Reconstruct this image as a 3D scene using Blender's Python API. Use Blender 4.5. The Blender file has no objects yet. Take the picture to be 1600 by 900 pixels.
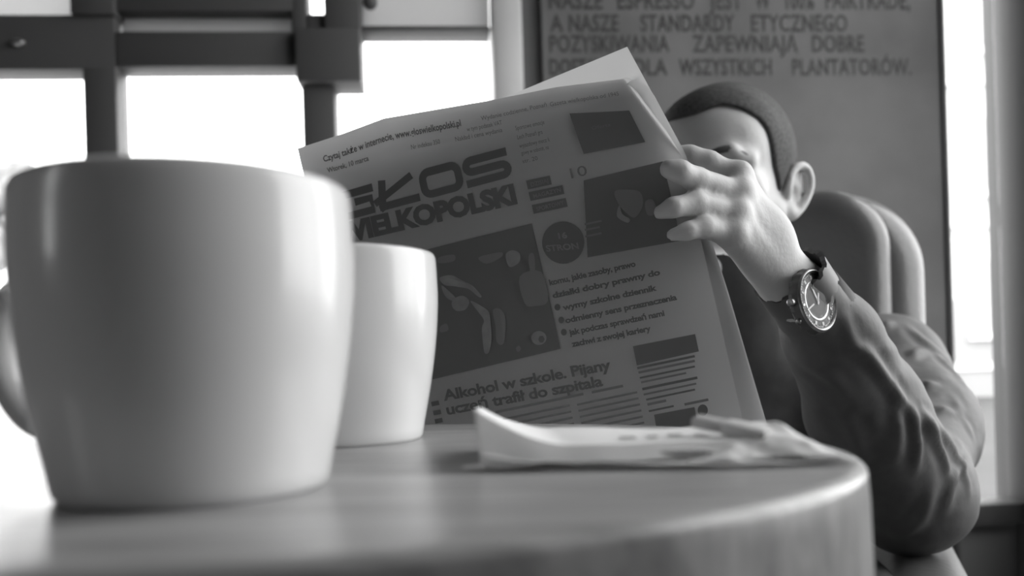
import bpy, bmesh, math, random
import numpy as np
from mathutils import Vector, Matrix, noise
from mathutils.bvhtree import BVHTree
random.seed(7)
sc = bpy.context.scene
COL = sc.collection

# ------------------------------------------------------------------ camera
CAM_Z = 0.778            # the lens sits 3.8 cm above the 74 cm table top
F = 1300.0               # focal length in pixels of a 1600 px wide frame
HZ = 567.0               # the level camera's horizon (shifted lens)
ROLL = math.radians(1.7)
cd = bpy.data.cameras.new('camera')
cam = bpy.data.objects.new('camera', cd); COL.objects.link(cam)
cam.location = (0, 0, CAM_Z)
cam.rotation_euler = (math.radians(90), ROLL, 0)
cd.sensor_width = 36.0
cd.lens = 36.0 * F / 1600.0
cd.shift_y = (HZ - 450.0) / 1600.0
cd.clip_start = 0.01; cd.clip_end = 200
cd.dof.use_dof = True
cd.dof.focus_distance = 0.57
cd.dof.aperture_fstop = 5.6
sc.camera = cam

def W(px, py, d):
    """a point d metres in front of the lens, seen at (px, py)"""
    dx, dy = px - 800.0, HZ - py
    c, s = math.cos(ROLL), math.sin(ROLL)
    return Vector(((dx * c + dy * s) * d / F, d, CAM_Z + (-dx * s + dy * c) * d / F))

# ------------------------------------------------------------------ sky and exposure
world = bpy.data.worlds.new('overcast_sky'); sc.world = world
world.use_nodes = True
wn = world.node_tree
bg = wn.nodes['Background']
bg.inputs[0].default_value = (1, 1, 1, 1)
bg.inputs[1].default_value = 3.6
sc.view_settings.view_transform = 'Standard'
sc.view_settings.look = 'None'
sc.view_settings.gamma = 1.0
sc.view_settings.use_curve_mapping = False
sc.view_settings.exposure = 1.0

def portal(name, loc, rot, sx, sy):
    l = bpy.data.lights.new(name, 'AREA'); l.shape = 'RECTANGLE'; l.size = sx; l.size_y = sy
    l.cycles.is_portal = True
    o = bpy.data.objects.new(name, l); o.location = loc; o.rotation_euler = rot; COL.objects.link(o)

# back wall plane: runs through (0, 2.0) and recedes a little to the right
BY, BS = 2.02, 0.075
BWA = math.atan(BS)
def bw(px, py, off=0.0):
    """the (x, z) where the ray of a pixel meets the back wall plane (off = metres towards the room)"""
    k = (px - 800.0) / F
    d = (BY - off) / (1 - BS * k)
    for _ in range(3):
        p = W(px, py, d); d = BY - off + BS * p.x
    p = W(px, py, d)
    return p.x / math.cos(BWA), p.z
BWM = Matrix.Translation((0, BY, 0)) @ Matrix.Rotation(BWA, 4, 'Z')   # local x along the wall, y outwards

# light comes in through the glazed back wall and the glazed right wall
portal('window_portal_back', BWM @ Vector((-0.75, 0.12, 1.2)), (math.radians(-90), 0, BWA), 1.45, 2.3)
portal('fill_window_portal', (-1.53, -0.25, 1.35), (0, math.radians(-90), 0), 0.90, 0.20)  # serves the slim left window added as fill light
portal('window_portal_side', (1.42, 0.90, 1.66), (0, math.radians(90), 0), 2.08, 1.8)

# ------------------------------------------------------------------ helpers
def link(name, me, mat, parent=None, mw=None):
    o = bpy.data.objects.new(name, me); COL.objects.link(o)
    if mat is not None:
        for m in (mat if isinstance(mat, (list, tuple)) else [mat]): me.materials.append(m)
    if parent is not None: o.parent = parent
    if mw is not None: o.matrix_local = mw
    return o
def smooth(me, angle=40):
    me.polygons.foreach_set('use_smooth', [True] * len(me.polygons))
    if angle < 180:
        bm = bmesh.new(); bm.from_mesh(me)
        a = math.radians(angle)
        for e in bm.edges:
            if len(e.link_faces) == 2 and e.calc_face_angle(0) > a: e.smooth = False
        bm.to_mesh(me); bm.free()
def from_bm(name, bm, mat, parent=None, sm=True, mw=None, angle=40):
    me = bpy.data.meshes.new(name); bmesh.ops.recalc_face_normals(bm, faces=bm.faces[:])
    bm.to_mesh(me); bm.free()
    if sm: smooth(me, angle)
    return link(name, me, mat, parent, mw)
def pydata(name, v, f, mat, parent=None, sm=True, mw=None, angle=180):
    me = bpy.data.meshes.new(name); me.from_pydata([tuple(p) for p in v], [], f); me.update()
    if sm: smooth(me, angle)
    return link(name, me, mat, parent, mw)
def tag(o, label=None, cat=None, group=None, kind=None):
    if label: o['label'] = label
    if cat: o['category'] = cat
    if group: o['group'] = group
    if kind: o['kind'] = kind
    return o
def empty(name, loc=(0, 0, 0), rot=(0, 0, 0)):
    o = bpy.data.objects.new(name, None); o.location = loc; o.rotation_euler = rot
    o.empty_display_size = 0.05; COL.objects.link(o); return o
def box_bm(bm, x0, x1, y0, y1, z0, z1, bev=0.0, seg=2, mw=None):
    r = bmesh.ops.create_cube(bm, size=1.0)
    vs = r['verts']
    for v in vs:
        v.co = Vector(((x0 + x1) / 2 + v.co.x * (x1 - x0), (y0 + y1) / 2 + v.co.y * (y1 - y0), (z0 + z1) / 2 + v.co.z * (z1 - z0)))
    if bev > 0:
        es = list({e for v in vs for e in v.link_edges})
        g = bmesh.ops.bevel(bm, geom=es, offset=bev, segments=seg, affect='EDGES', profile=0.5)
        vs = list({v for f in g['faces'] for v in f.verts} | {v for v in vs if v.is_valid})
    if mw is not None:
        for v in vs: v.co = mw @ v.co
    return bm
def box(name, x0, x1, y0, y1, z0, z1, mat, parent=None, bev=0.0, mw=None, seg=2):
    return from_bm(name, box_bm(bmesh.new(), x0, x1, y0, y1, z0, z1, bev, seg), mat, parent, bev > 0, mw)
def lathe(prof, n=64):
    v, f = [], []
    for (r, z) in prof:
        for i in range(n):
            a = 2 * math.pi * i / n
            v.append((r * math.cos(a), r * math.sin(a), z))
    m = len(prof)
    for j in range(m - 1):
        for i in range(n):
            k = (i + 1) % n
            f.append((j * n + i, j * n + k, (j + 1) * n + k, (j + 1) * n + i))
    f.append(tuple(range(n))[::-1]); f.append(tuple((m - 1) * n + i for i in range(n)))
    return v, f
def grid_faces(nu, nv):
    return [(j * nu + i, j * nu + i + 1, (j + 1) * nu + i + 1, (j + 1) * nu + i) for j in range(nv - 1) for i in range(nu - 1)]
def catmull(pts, n):
    P = [Vector(p) for p in pts]; out = []
    for i in range(len(P) - 1):
        p0 = P[max(i - 1, 0)]; p1 = P[i]; p2 = P[i + 1]; p3 = P[min(i + 2, len(P) - 1)]
        for k in range(n):
            t = k / n
            out.append(0.5 * ((2 * p1) + (-p0 + p2) * t + (2 * p0 - 5 * p1 + 4 * p2 - p3) * t * t + (-p0 + 3 * p1 - 3 * p2 + p3) * t ** 3))
    out.append(P[-1]); return out
def tube(pts, rad, n=8, caps=True):
    v, f = [], []
    P = [Vector(p) for p in pts]; up = Vector((0, 0, 1))
    for i, p in enumerate(P):
        t = (P[min(i + 1, len(P) - 1)] - P[max(i - 1, 0)]).normalized()
        a = t.cross(up)
        if a.length < 0.05: a = t.cross(Vector((1, 0, 0)))
        a.normalize(); b = t.cross(a)
        r = rad[i] if isinstance(rad, (list, tuple)) else rad
        for k in range(n):
            an = 2 * math.pi * k / n
            v.append(p + (a * math.cos(an) + b * math.sin(an)) * r)
    for i in range(len(P) - 1):
        for k in range(n):
            q = (k + 1) % n
            f.append((i * n + k, i * n + q, (i + 1) * n + q, (i + 1) * n + k))
    if caps:
        f.append(tuple(range(n))[::-1]); f.append(tuple((len(P) - 1) * n + k for k in range(n)))
    return v, f
def lerp(a, b, t): return a + (b - a) * t
def pl(xs, ys, x):
    return float(np.interp(x, xs, ys))

# ------------------------------------------------------------------ materials (a black and white photograph: all grey)
def mat(name, g, rough=0.6, spec=0.5, metal=0.0, coat=0.0, coat_r=0.1, noise_amt=0.0, nscale=20.0, stretch=(1, 1, 1),
        bump=0.0, bscale=60.0, bstretch=None, sheen=0.0, detail=4.0):
    m = bpy.data.materials.new(name); m.use_nodes = True
    nt = m.node_tree; b = nt.nodes['Principled BSDF']
    b.inputs['Base Color'].default_value = (g, g, g, 1)
    b.inputs['Roughness'].default_value = rough
    b.inputs['Specular IOR Level'].default_value = spec
    b.inputs['Metallic'].default_value = metal
    b.inputs['Coat Weight'].default_value = coat
    b.inputs['Coat Roughness'].default_value = coat_r
    if sheen: b.inputs['Sheen Weight'].default_value = sheen; b.inputs['Sheen Roughness'].default_value = 0.5
    tc = nt.nodes.new('ShaderNodeTexCoord')
    if noise_amt > 0:
        mp = nt.nodes.new('ShaderNodeMapping'); mp.inputs['Scale'].default_value = stretch
        nt.links.new(tc.outputs['Object'], mp.inputs[0])
        n = nt.nodes.new('ShaderNodeTexNoise'); n.inputs['Scale'].default_value = nscale; n.inputs['Detail'].default_value = detail
        nt.links.new(mp.outputs[0], n.inputs['Vector'])
        r = nt.nodes.new('ShaderNodeMapRange'); r.inputs[1].default_value = 0.3; r.inputs[2].default_value = 0.7
        r.inputs[3].default_value = g * (1 - noise_amt); r.inputs[4].default_value = g * (1 + noise_amt)
        nt.links.new(n.outputs[0], r.inputs[0])
        nt.links.new(r.outputs[0], b.inputs['Base Color'])
    if bump > 0:
        mp = nt.nodes.new('ShaderNodeMapping'); mp.inputs['Scale'].default_value = bstretch or stretch
        nt.links.new(tc.outputs['Object'], mp.inputs[0])
        n = nt.nodes.new('ShaderNodeTexNoise'); n.inputs['Scale'].default_value = bscale; n.inputs['Detail'].default_value = 4
        nt.links.new(mp.outputs[0], n.inputs['Vector'])
        bp = nt.nodes.new('ShaderNodeBump'); bp.inputs['Strength'].default_value = bump; bp.inputs['Distance'].default_value = 0.002
        nt.links.new(n.outputs[0], bp.inputs['Height']); nt.links.new(bp.outputs[0], b.inputs['Normal'])
    return m
def paper_mat(name, g, trans=0.25, bump=0.15, tg=None):
    m = mat(name, g, rough=0.8, spec=0.2, bump=bump, bscale=30)
    nt = m.node_tree; b = nt.nodes['Principled BSDF']; out = nt.nodes['Material Output']
    t = nt.nodes.new('ShaderNodeBsdfTranslucent'); tg = tg or g; t.inputs[0].default_value = (tg, tg, tg, 1)
    mx = nt.nodes.new('ShaderNodeMixShader'); mx.inputs[0].default_value = trans
    nt.links.new(b.outputs[0], mx.inputs[1]); nt.links.new(t.outputs[0], mx.inputs[2]); nt.links.new(mx.outputs[0], out.inputs[0])
    return m
def glass_mat(name, tint=0.95, refl=0.05):
    m = bpy.data.materials.new(name); m.use_nodes = True; nt = m.node_tree
    nt.nodes.remove(nt.nodes['Principled BSDF']); out = nt.nodes['Material Output']
    t = nt.nodes.new('ShaderNodeBsdfTransparent'); t.inputs[0].default_value = (tint, tint, tint, 1)
    g = nt.nodes.new('ShaderNodeBsdfGlossy'); g.inputs['Roughness'].default_value = 0.02
    mx = nt.nodes.new('ShaderNodeMixShader'); mx.inputs[0].default_value = refl
    nt.links.new(t.outputs[0], mx.inputs[1]); nt.links.new(g.outputs[0], mx.inputs[2]); nt.links.new(mx.outputs[0], out.inputs[0])
    return m

M = dict(
    ceramic=mat('glazed_ceramic', 0.80, rough=0.22, spec=0.5, coat=0.15, coat_r=0.05),
    coffee=mat('coffee', 0.03, rough=0.1),
    frame=mat('dark_painted_frame', 0.12, rough=0.5, spec=0.3),
    concrete=mat('concrete_wall', 0.19, rough=0.9, spec=0.15, noise_amt=0.22, nscale=3.0, bump=0.3, bscale=25),
    letters=mat('dark_wall_paint', 0.085, rough=0.8, spec=0.15, noise_amt=0.2, nscale=30),
    pillar=mat('light_plaster', 0.72, rough=0.8, noise_amt=0.08, nscale=4),
    recess=mat('dark_matte', 0.12, rough=0.8),
    floor=mat('floor_boards', 0.22, rough=0.45, noise_amt=0.3, nscale=6, stretch=(1, 6, 1)),
    ceiling=mat('ceiling_paint', 0.22, rough=0.9),
    room=mat('far_wall_paint', 0.09, rough=0.8),
    paper=paper_mat('newsprint', 0.68, 0.45, tg=0.8),
    ink=mat('newspaper_ink', 0.20, rough=0.8, spec=0.2),
    ink_soft=mat('faded_newspaper_ink', 0.27, rough=0.8, spec=0.2),
    ink_grey=mat('grey_halftone', 0.33, rough=0.8, spec=0.2, noise_amt=0.15, nscale=90),
    ink_light=mat('light_halftone', 0.42, rough=0.8, spec=0.2, noise_amt=0.2, nscale=120),
    napkin=paper_mat('white_paper', 0.97, 0.06, 0.08),
    print_=mat('pale_print', 0.45, rough=0.8),
    stick=mat('pale_wood', 0.52, rough=0.6, noise_amt=0.15, nscale=60, stretch=(1, 8, 8)),
    band=mat('paper_band', 0.75, rough=0.6),
    leather=mat('black_leather', 0.11, rough=0.34, spec=0.5, bump=0.25, bscale=120),
    skin=mat('skin', 0.60, rough=0.5, spec=0.4, noise_amt=0.05, nscale=30, bump=0.15, bscale=250),
    brow=mat('brow_hair', 0.10, rough=0.8),
    hair=mat('short_dark_hair', 0.09, rough=0.8, spec=0.15, noise_amt=0.3, nscale=260, bump=0.25, bscale=400),
    jacket=mat('black_jacket_cloth', 0.12, rough=0.62, spec=0.35, noise_amt=0.12, nscale=40, bump=0.35, bscale=70),
    trouser=mat('dark_trouser_cloth', 0.18, rough=0.9, spec=0.2, noise_amt=0.1, nscale=60),
    shirt=mat('dark_shirt_cloth', 0.13, rough=0.9, spec=0.2),
    shoe=mat('shoe_leather', 0.07, rough=0.4),
    rubber=mat('black_rubber', 0.12, rough=0.5, spec=0.4),
    steel=mat('worn_steel', 0.40, rough=0.38, metal=0.9, noise_amt=0.3, nscale=200),
    dial=mat('grey_dial', 0.15, rough=0.75, spec=0.15, noise_amt=0.5, nscale=180),
    dial_dark=mat('dark_subdial', 0.07, rough=0.8),
    lume=mat('pale_lume', 0.60, rough=0.5),
    glass=glass_mat('window_glass'), crystal=glass_mat('watch_crystal', 0.97, 0.02),
    frosted=mat('frosted_board', 0.6, rough=0.7),
    asphalt=mat('asphalt', 0.05, rough=0.9, noise_amt=0.15, nscale=1.5),
    pave=mat('pavement', 0.30, rough=0.9, noise_amt=0.1, nscale=3),
    facade=mat('pale_render', 0.62, rough=0.9, noise_amt=0.05, nscale=1),
    facade_win=mat('far_window_glass', 0.30, rough=0.3),
    trim=mat('facade_trim', 0.75, rough=0.9),
    leaf=mat('tree_leaves', 0.32, rough=0.8, noise_amt=0.3, nscale=4), bark=mat('tree_bark', 0.25, rough=0.9),
    metal_dark=mat('dark_metal', 0.09, rough=0.4, metal=0.5),
)
def wood_mat():
    m = bpy.data.materials.new('oiled_wood'); m.use_nodes = True; nt = m.node_tree; b = nt.nodes['Principled BSDF']
    tc = nt.nodes.new('ShaderNodeTexCoord')
    mp = nt.nodes.new('ShaderNodeMapping'); mp.inputs['Rotation'].default_value = (0, 0, math.radians(38)); mp.inputs['Scale'].default_value = (3, 34, 9)
    nt.links.new(tc.outputs['Object'], mp.inputs[0])
    n = nt.nodes.new('ShaderNodeTexNoise'); n.inputs['Scale'].default_value = 3.2; n.inputs['Detail'].default_value = 8; n.inputs['Distortion'].default_value = 0.6
    nt.links.new(mp.outputs[0], n.inputs['Vector'])
    mp2 = nt.nodes.new('ShaderNodeMapping'); mp2.inputs['Rotation'].default_value = (0, 0, math.radians(38)); mp2.inputs['Scale'].default_value = (12, 260, 60)
    nt.links.new(tc.outputs['Object'], mp2.inputs[0])
    n2 = nt.nodes.new('ShaderNodeTexNoise'); n2.inputs['Scale'].default_value = 2.0; n2.inputs['Detail'].default_value = 4
    nt.links.new(mp2.outputs[0], n2.inputs['Vector'])
    mx = nt.nodes.new('ShaderNodeMix'); mx.data_type = 'FLOAT'; mx.inputs[0].default_value = 0.35
    nt.links.new(n.outputs[0], mx.inputs[2]); nt.links.new(n2.outputs[0], mx.inputs[3])
    cr = nt.nodes.new('ShaderNodeValToRGB')
    cr.color_ramp.elements[0].position = 0.30; cr.color_ramp.elements[0].color = (0.22, 0.22, 0.22, 1)
    cr.color_ramp.elements[1].position = 0.70; cr.color_ramp.elements[1].color = (0.56, 0.56, 0.56, 1)
    nt.links.new(mx.outputs[0], cr.inputs[0]); nt.links.new(cr.outputs[0], b.inputs['Base Color'])
    b.inputs['Roughness'].default_value = 0.30; b.inputs['Specular IOR Level'].default_value = 0.5
    bp = nt.nodes.new('ShaderNodeBump'); bp.inputs['Strength'].default_value = 0.12; bp.inputs['Distance'].default_value = 0.001
    nt.links.new(mx.outputs[0], bp.inputs['Height']); nt.links.new(bp.outputs[0], b.inputs['Normal'])
    return m
M['wood'] = wood_mat()

# ------------------------------------------------------------------ the setting
CEIL = 2.9
fl = tag(box('floor', -1.60, 1.5, -2.6, 1.75, -0.12, 0.0, M['floor']), kind='structure')
bx0 = box('floor', -1.60, 1.5, 1.75, 2.1, -0.12, 0.0, M['floor']); tag(bx0, kind='structure')
tag(box('ceiling', -1.60, 1.6, -2.6, 2.4, CEIL, CEIL + 0.1, M['ceiling']), kind='structure')
# left wall with one slim window added for fill and the mug's streak, blank wall behind the camera
for a_ in ((-2.6, -0.35, 0, CEIL), (-0.15, 1.95, 0, CEIL), (-0.35, -0.15, 0, 0.90), (-0.35, -0.15, 1.80, CEIL)):
    tag(box('wall_left', -1.62, -1.44, *a_, M['room']), kind='structure')
w4 = tag(empty('fill_window'), kind='structure')  # unseen window, added to fill the mug and newspaper from front left
box('pane', -1.55, -1.544, -0.35, -0.15, 0.9, 1.8, M['glass'], w4)
for z in (0.9, 1.18, 1.47, 1.78): box('glazing_bar', -1.57, -1.52, -0.35, -0.15, z, z + .02, M['frame'], w4)
for y in (-0.35, -0.165): box('window_frame', -1.57, -1.52, y, y + .015, 0.9, 1.8, M['frame'], w4)
tag(box('wall_front', -1.60, 1.5, -2.75, -2.6, 0, CEIL, M['room']), kind='structure')

def bwx(px, py=300): return bw(px, py)[0]
def bwz(px, py): return bw(px, py)[1]
def wallbox(name, x0, x1, y0, y1, z0, z1, m, parent=None, bev=0.0):
    return box(name, x0, x1, y0, y1, z0, z1, m, parent, bev, mw=BWM)

# concrete wall with painted text, dark band and pale pillar
xa, xb = bwx(848, 60), bwx(1471, 200)
wl = tag(wallbox('wall_back', xa, xb, 0.0, 0.22, 0, CEIL, M['concrete']), kind='structure')
tag(wallbox('trim_1', bwx(815, 60), xa, 0.02, 0.22, 0, CEIL, M['recess']), kind='structure')
tag(wallbox('trim_2', bwx(767, 60), bwx(815, 60), -0.03, 0.22, 0, CEIL, M['pillar'], bev=0.012), kind='structure')

def text_mesh(s, offset=0.0, space=1.0):
    c = bpy.data.curves.new('t', 'FONT'); c.body = s; c.size = 1.0; c.offset = offset; c.space_character = space
    c.resolution_u = 3
    o = bpy.data.objects.new('t', c); COL.objects.link(o)
    dg = bpy.context.evaluated_depsgraph_get(); ev = o.evaluated_get(dg); me = ev.to_mesh()
    v = np.array([tuple(p.co) for p in me.vertices]); f = [tuple(p.vertices) for p in me.polygons]
    ev.to_mesh_clear(); bpy.data.objects.remove(o); bpy.data.curves.remove(c)
    return v, f
def wall_text(s, px0, px1, py_base, cap_px):
    v, f = text_mesh(s, 0.022, 1.06)
    x0, x1 = bwx(px0, py_base), bwx(px1, py_base)
    z = bwz((px0 + px1) / 2, py_base); h = bwz(px0, py_base - cap_px) - bwz(px0, py_base)
    sx = (x1 - x0) / (v[:, 0].max() - v[:, 0].min()); sz = h / 0.70
    pts = [(x0 + (p[0] - v[:, 0].min()) * sx, -0.001, z + p[1] * sz) for p in v]
    pydata('wall_lettering', pts, f, M['letters'], wl, False)
for w_, a, b_ in (('NASZE', 858, 942), ('ESPRESSO', 965, 1085), ('JEST', 1108, 1160), ('W', 1180, 1204), ('100%', 1228, 1272), ('FAIRTRADE,', 1290, 1422)):
    wall_text(w_, a, b_, 14, 28)
for w_, a, b_ in (('A', 860, 880), ('NASZE', 889, 967), ('STANDARDY', 1001, 1148), ('ETYCZNEGO', 1174, 1324)):
    wall_text(w_, a, b_, 49, 26)
for w_, a, b_ in (('POZYSKIWANIA', 859, 1046), ('ZAPEWNIAJĄ', 1082, 1247), ('DOBRE', 1269, 1350)):
    wall_text(w_, a, b_, 81, 26)
for w_, a, b_ in (('DOSTAWY', 859, 968), ('DLA', 990, 1043), ('WSZYSTKICH', 1061, 1206), ('PLANTATORÓW.', 1238, 1424)):
    wall_text(w_, a, b_, 117, 25)

# glazing left of the pillar: window_1 (frames, panes)
XL = -1.45
win1 = tag(empty('window_1'), kind='structure'); win1.matrix_world = BWM
def fr(name, pxa, pxb, pya, pyb, m=M['frame'], y0=-0.035, y1=0.045, bev=0.006, parent=None, ref=None):
    """a frame member spanning the given pixels of the back wall plane; None runs to the edge of the glazing"""
    x0 = XL if pxa is None else bwx(pxa, 150); x1 = bwx(pxb, 150)
    z1 = CEIL if pya is None else bwz(400, pya); z0 = 0.0 if pyb is None else bwz(400, pyb)
    return box(name, x0, x1, y0, y1, z0, z1, m, parent or win1, bev)
fr('mullion', 139, 191, 110, None)
fr('mullion', 475, 526, 110, None)
fr('transom', None, 191, 32, 116)
fr('mullion', 127, 195, None, 36, y0=-0.05)
fr('transom', 191, 475, 57, 112)
fr('transom', 193, 470, None, 27)
fr('mullion', 462, 486, None, 60)
fr('mullion', 514, 570, None, 62, y0=-0.05)
fr('mullion', 486, 515, 30, 62)
fr('lock_rail', 470, 569, 58, 141, y0=-0.06)
fr('transom', 569, 768, 48, 57)
fr('transom', None, 470, 760, None, y0=-0.02)
# latch bump on the rail, small catch on the pane
bm = bmesh.new(); bmesh.ops.create_uvsphere(bm, u_segments=12, v_segments=8, radius=0.011)
for v in bm.verts: v.co.x *= 1.5; v.co.z *= .8
from_bm('round_catch', bm, M['steel'], win1, mw=Matrix.Translation((bwx(42, 77), -0.04, bwz(42, 77))))
bm = bmesh.new(); bmesh.ops.create_uvsphere(bm, u_segments=12, v_segments=8, radius=0.018)
from_bm('round_catch', bm, M['frame'], win1, mw=Matrix.Translation((bwx(580, 12), -0.03, bwz(580, 12))))
box('small_catch', bwx(586, 90), bwx(589, 90), -0.01, 0.03, bwz(587, 93), bwz(587, 86), M['frame'], win1, 0.001)
# panes
def pane(x0, x1, z0, z1, m=M['glass'], y=0.005, parent=win1, name='pane'):
    return box(name, x0, x1, y - 0.003, y + 0.003, z0, z1, m, parent)
zt = bwz(400, 114)
pane(XL, bwx(139, 150), 0.0, bwz(0, 116)); pane(bwx(191, 150), bwx(475, 150), 0.0, zt)
pane(bwx(526, 150), bwx(768, 150), 0.0, bwz(650, 57)); pane(bwx(486, 150), bwx(515, 150), bwz(500, 30), CEIL)
# boards behind the upper lights (translucent, daylight comes through them)
def board_mat(name, g, t):
    return paper_mat(name, g, t, 0.0)
pane(XL, bwx(127, 150), bwz(50, 34), CEIL, board_mat('upper_blind', 0.6, 0.6), 0.01, name='blind')
pane(bwx(193, 150), bwx(470, 150), bwz(330, 57), bwz(330, 25), board_mat('tinted_board', 0.42, 0.5), 0.01, name='tinted_board')
pane(bwx(569, 150), bwx(768, 150), bwz(650, 48), CEIL, board_mat('milky_board', 0.62, 0.4), 0.01, name='milky_board')

# narrow window right of the concrete wall: window_2
win2 = tag(empty('window_2'), kind='structure'); win2.matrix_world = BWM
x0, x1 = xb, bwx(1552, 300)
X_R = 1.31
box('jamb', x0, x0 + 0.012, -0.01, 0.1, 0, CEIL, M['recess'], win2, 0.003)
zs = bwz(1510, 786)
box('sill_rail', x0, x1 + 0.05, -0.03, 0.06, zs - 0.055, zs, M['frame'], win2, 0.005)
box('lower_panel', x0, x1 + 0.05, 0.0, 0.03, 0, zs - 0.055, M['ceiling'], win2)
box('pane', x0 + 0.012, x1 + 0.03, 0.02, 0.026, zs, CEIL, M['glass'], win2)
tag(box('trim_3', bwx(1549, 250) + .040, bwx(1549, 250) + 0.090, -0.09, 0.08, 0, CEIL, M['frame'], bev=0.004, mw=BWM), kind='structure')

# right wall: post, parapet, glazing along it (out of the frame, it lights the mugs and the man)
tag(box('wall_right', 1.34, 1.50, 1.82, 2.13, 0, CEIL, M['room']), kind='structure')
tag(box('wall_right_parapet', 1.34, 1.50, -2.6, 1.82, 0, 0.62, M['room']), kind='structure')
tag(box('wall_right_lintel', 1.34, 1.50, -2.6, 1.82, 2.70, CEIL, M['room']), kind='structure')
tag(box('wall_right_end', 1.34, 1.50, -2.6, 0.0, 0.62, 2.70, M['room']), kind='structure')
win3 = tag(empty('window_3'), kind='structure')
for y in (0.03, 0.91, 1.79):
    box('mullion', 1.38, 1.44, y - 0.025, y + 0.025, 0.62, 2.70, M['frame'], win3, 0.004)
for ya, yb in ((0.055, 0.885), (0.935, 1.765)):
    box('pane', 1.405, 1.411, ya, yb, 0.62, 2.70, M['glass'], win3)

# ------------------------------------------------------------------ outside
tag(box('pavement', -40, 2.0, 2.45, 40, -0.28, -0.2, M['pave']), kind='structure')
tag(box('street', 2.0, 60, 2.45, 40, -0.3, -0.2, M['asphalt']), kind='structure')
tag(box('side_street', 1.6, 40, -20, 2.45, -0.3, -0.2, M['asphalt']), kind='structure')
bld = tag(empty('apartment_building', (0, 0, -0.2)), 'pale apartment building across the street, seen through the narrow right window', 'building')
YB = 17.0
bx_a, bx_b = 7.5, 14.0
box('wall', bx_a, bx_b, YB, YB + 5, 0, 13, M['facade'], bld)
for i in range(5):
    for j in range(4):
        wx = 8.15 + i * 1.25; wz = 1.3 + j * 2.9
        w_ = box('window', wx, wx + 0.62, YB - 0.03, YB + 0.02, wz, wz + 1.5, M['facade_win'], bld)
        box('window_sill', wx - 0.1, wx + 0.72, YB - 0.16, YB, wz - 0.14, wz, M['trim'], w_)
        box('glazing_bar', wx + 0.28, wx + 0.34, YB - 0.06, YB - 0.03, wz, wz + 1.5, M['trim'], w_)
for z in (0.9, 3.8, 6.7, 9.6): box('string_course', bx_a - 0.05, bx_b, YB - 0.1, YB, z - 0.35, z - 0.2, M['trim'], bld)
box('roof', bx_a - 0.3, bx_b + 0.2, YB - 0.3, YB + 5.2, 13, 13.3, M['facade_win'], bld)
box('door', 9.0, 9.9, YB - 0.05, YB, 0, 2.0, M['facade_win'], bld)

tree = tag(empty('street_tree', (-7.2, 11.0, -0.2)), 'pale street tree outside, behind the far left window pane', 'tree')
v, f = tube([(0, 0, 0), (0.05, 0, 1.6), (0.1, 0, 2.9)], [0.12, 0.09, 0.05]); pydata('trunk', v, f, M['bark'], tree)
bm = bmesh.new()
for (x, z, r) in ((0.0, 3.1, .5), (0.6, 3.5, .42), (-0.7, 3.6, .4), (0.45, 2.7, .35), (-1.0, 3.7, .25), (.9, 3.0, .3)):
    mw = Matrix.Translation((x, random.uniform(-.3, .3), z)) @ Matrix.Diagonal((r * 1.2, r, r * .8, 1))
    bmesh.ops.create_icosphere(bm, subdivisions=3, radius=1.0, matrix=mw)
for v in bm.verts: v.co += Vector([noise.noise(v.co * 4 + Vector((k * 9, 0, 0))) * 0.22 for k in range(3)])
from_bm('crown', bm, M['leaf'], tree)

# ------------------------------------------------------------------ table
TZ = 0.74
TC = Vector((-0.122, 0.352))
TA, TB, TN = 0.256, 0.194, 2.12
def tring(scale, z, off=0.0, n=160):
    out = []
    for i in range(n):
        a = 2 * math.pi * i / n; c, s = math.cos(a), math.sin(a)
        r = (abs(c / TA) ** TN + abs(s / TB) ** TN) ** (-1 / TN)
        out.append((TC.x + c * (r * scale + off), TC.y + s * (r * scale + off), z))
    return out
table = tag(empty('round_table', (TC.x, TC.y, 0)), 'small thick rounded wooden table that carries the two mugs and the napkins', 'table')
IT = Matrix.Translation((-TC.x, -TC.y, 0))
rings = [tring(0.0001, TZ), tring(0.5, TZ), tring(0.9, TZ), tring(1, TZ, -0.006)]
for k in range(1, 7):
    a = math.pi / 2 * k / 6
    rings.append(tring(1, TZ - 0.004 * (1 - math.cos(a)), -0.006 + 0.006 * math.sin(a)))
for z, o in ((TZ - 0.012, 0.0005), (TZ - 0.06, 0.0015), (TZ - 0.115, 0.002)): rings.append(tring(1, z, o))
rings += [tring(1, TZ - 0.12, -0.002), tring(1, TZ - 0.122, -0.01), tring(0.001, TZ - 0.122)]
v = [p for r in rings for p in r]; n = 160
f = [(j * n + i, (j + 1) * n + i, (j + 1) * n + (i + 1) % n, j * n + (i + 1) % n) for j in range(len(rings) - 1) for i in range(n)]
pydata('tabletop', v, f, M['wood'], table, mw=IT)
v, f = lathe([(0.045, 0.03), (0.03, 0.08), (0.027, 0.3), (0.027, 0.55), (0.04, 0.618)], 32); pydata('column', v, f, M['metal_dark'], table, angle=50)
v, f = lathe([(0.2, 0.0), (0.2, 0.008), (0.19, 0.014), (0.06, 0.028), (0.045, 0.03)], 48); pydata('foot_plate', v, f, M['metal_dark'], table, angle=50)

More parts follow.
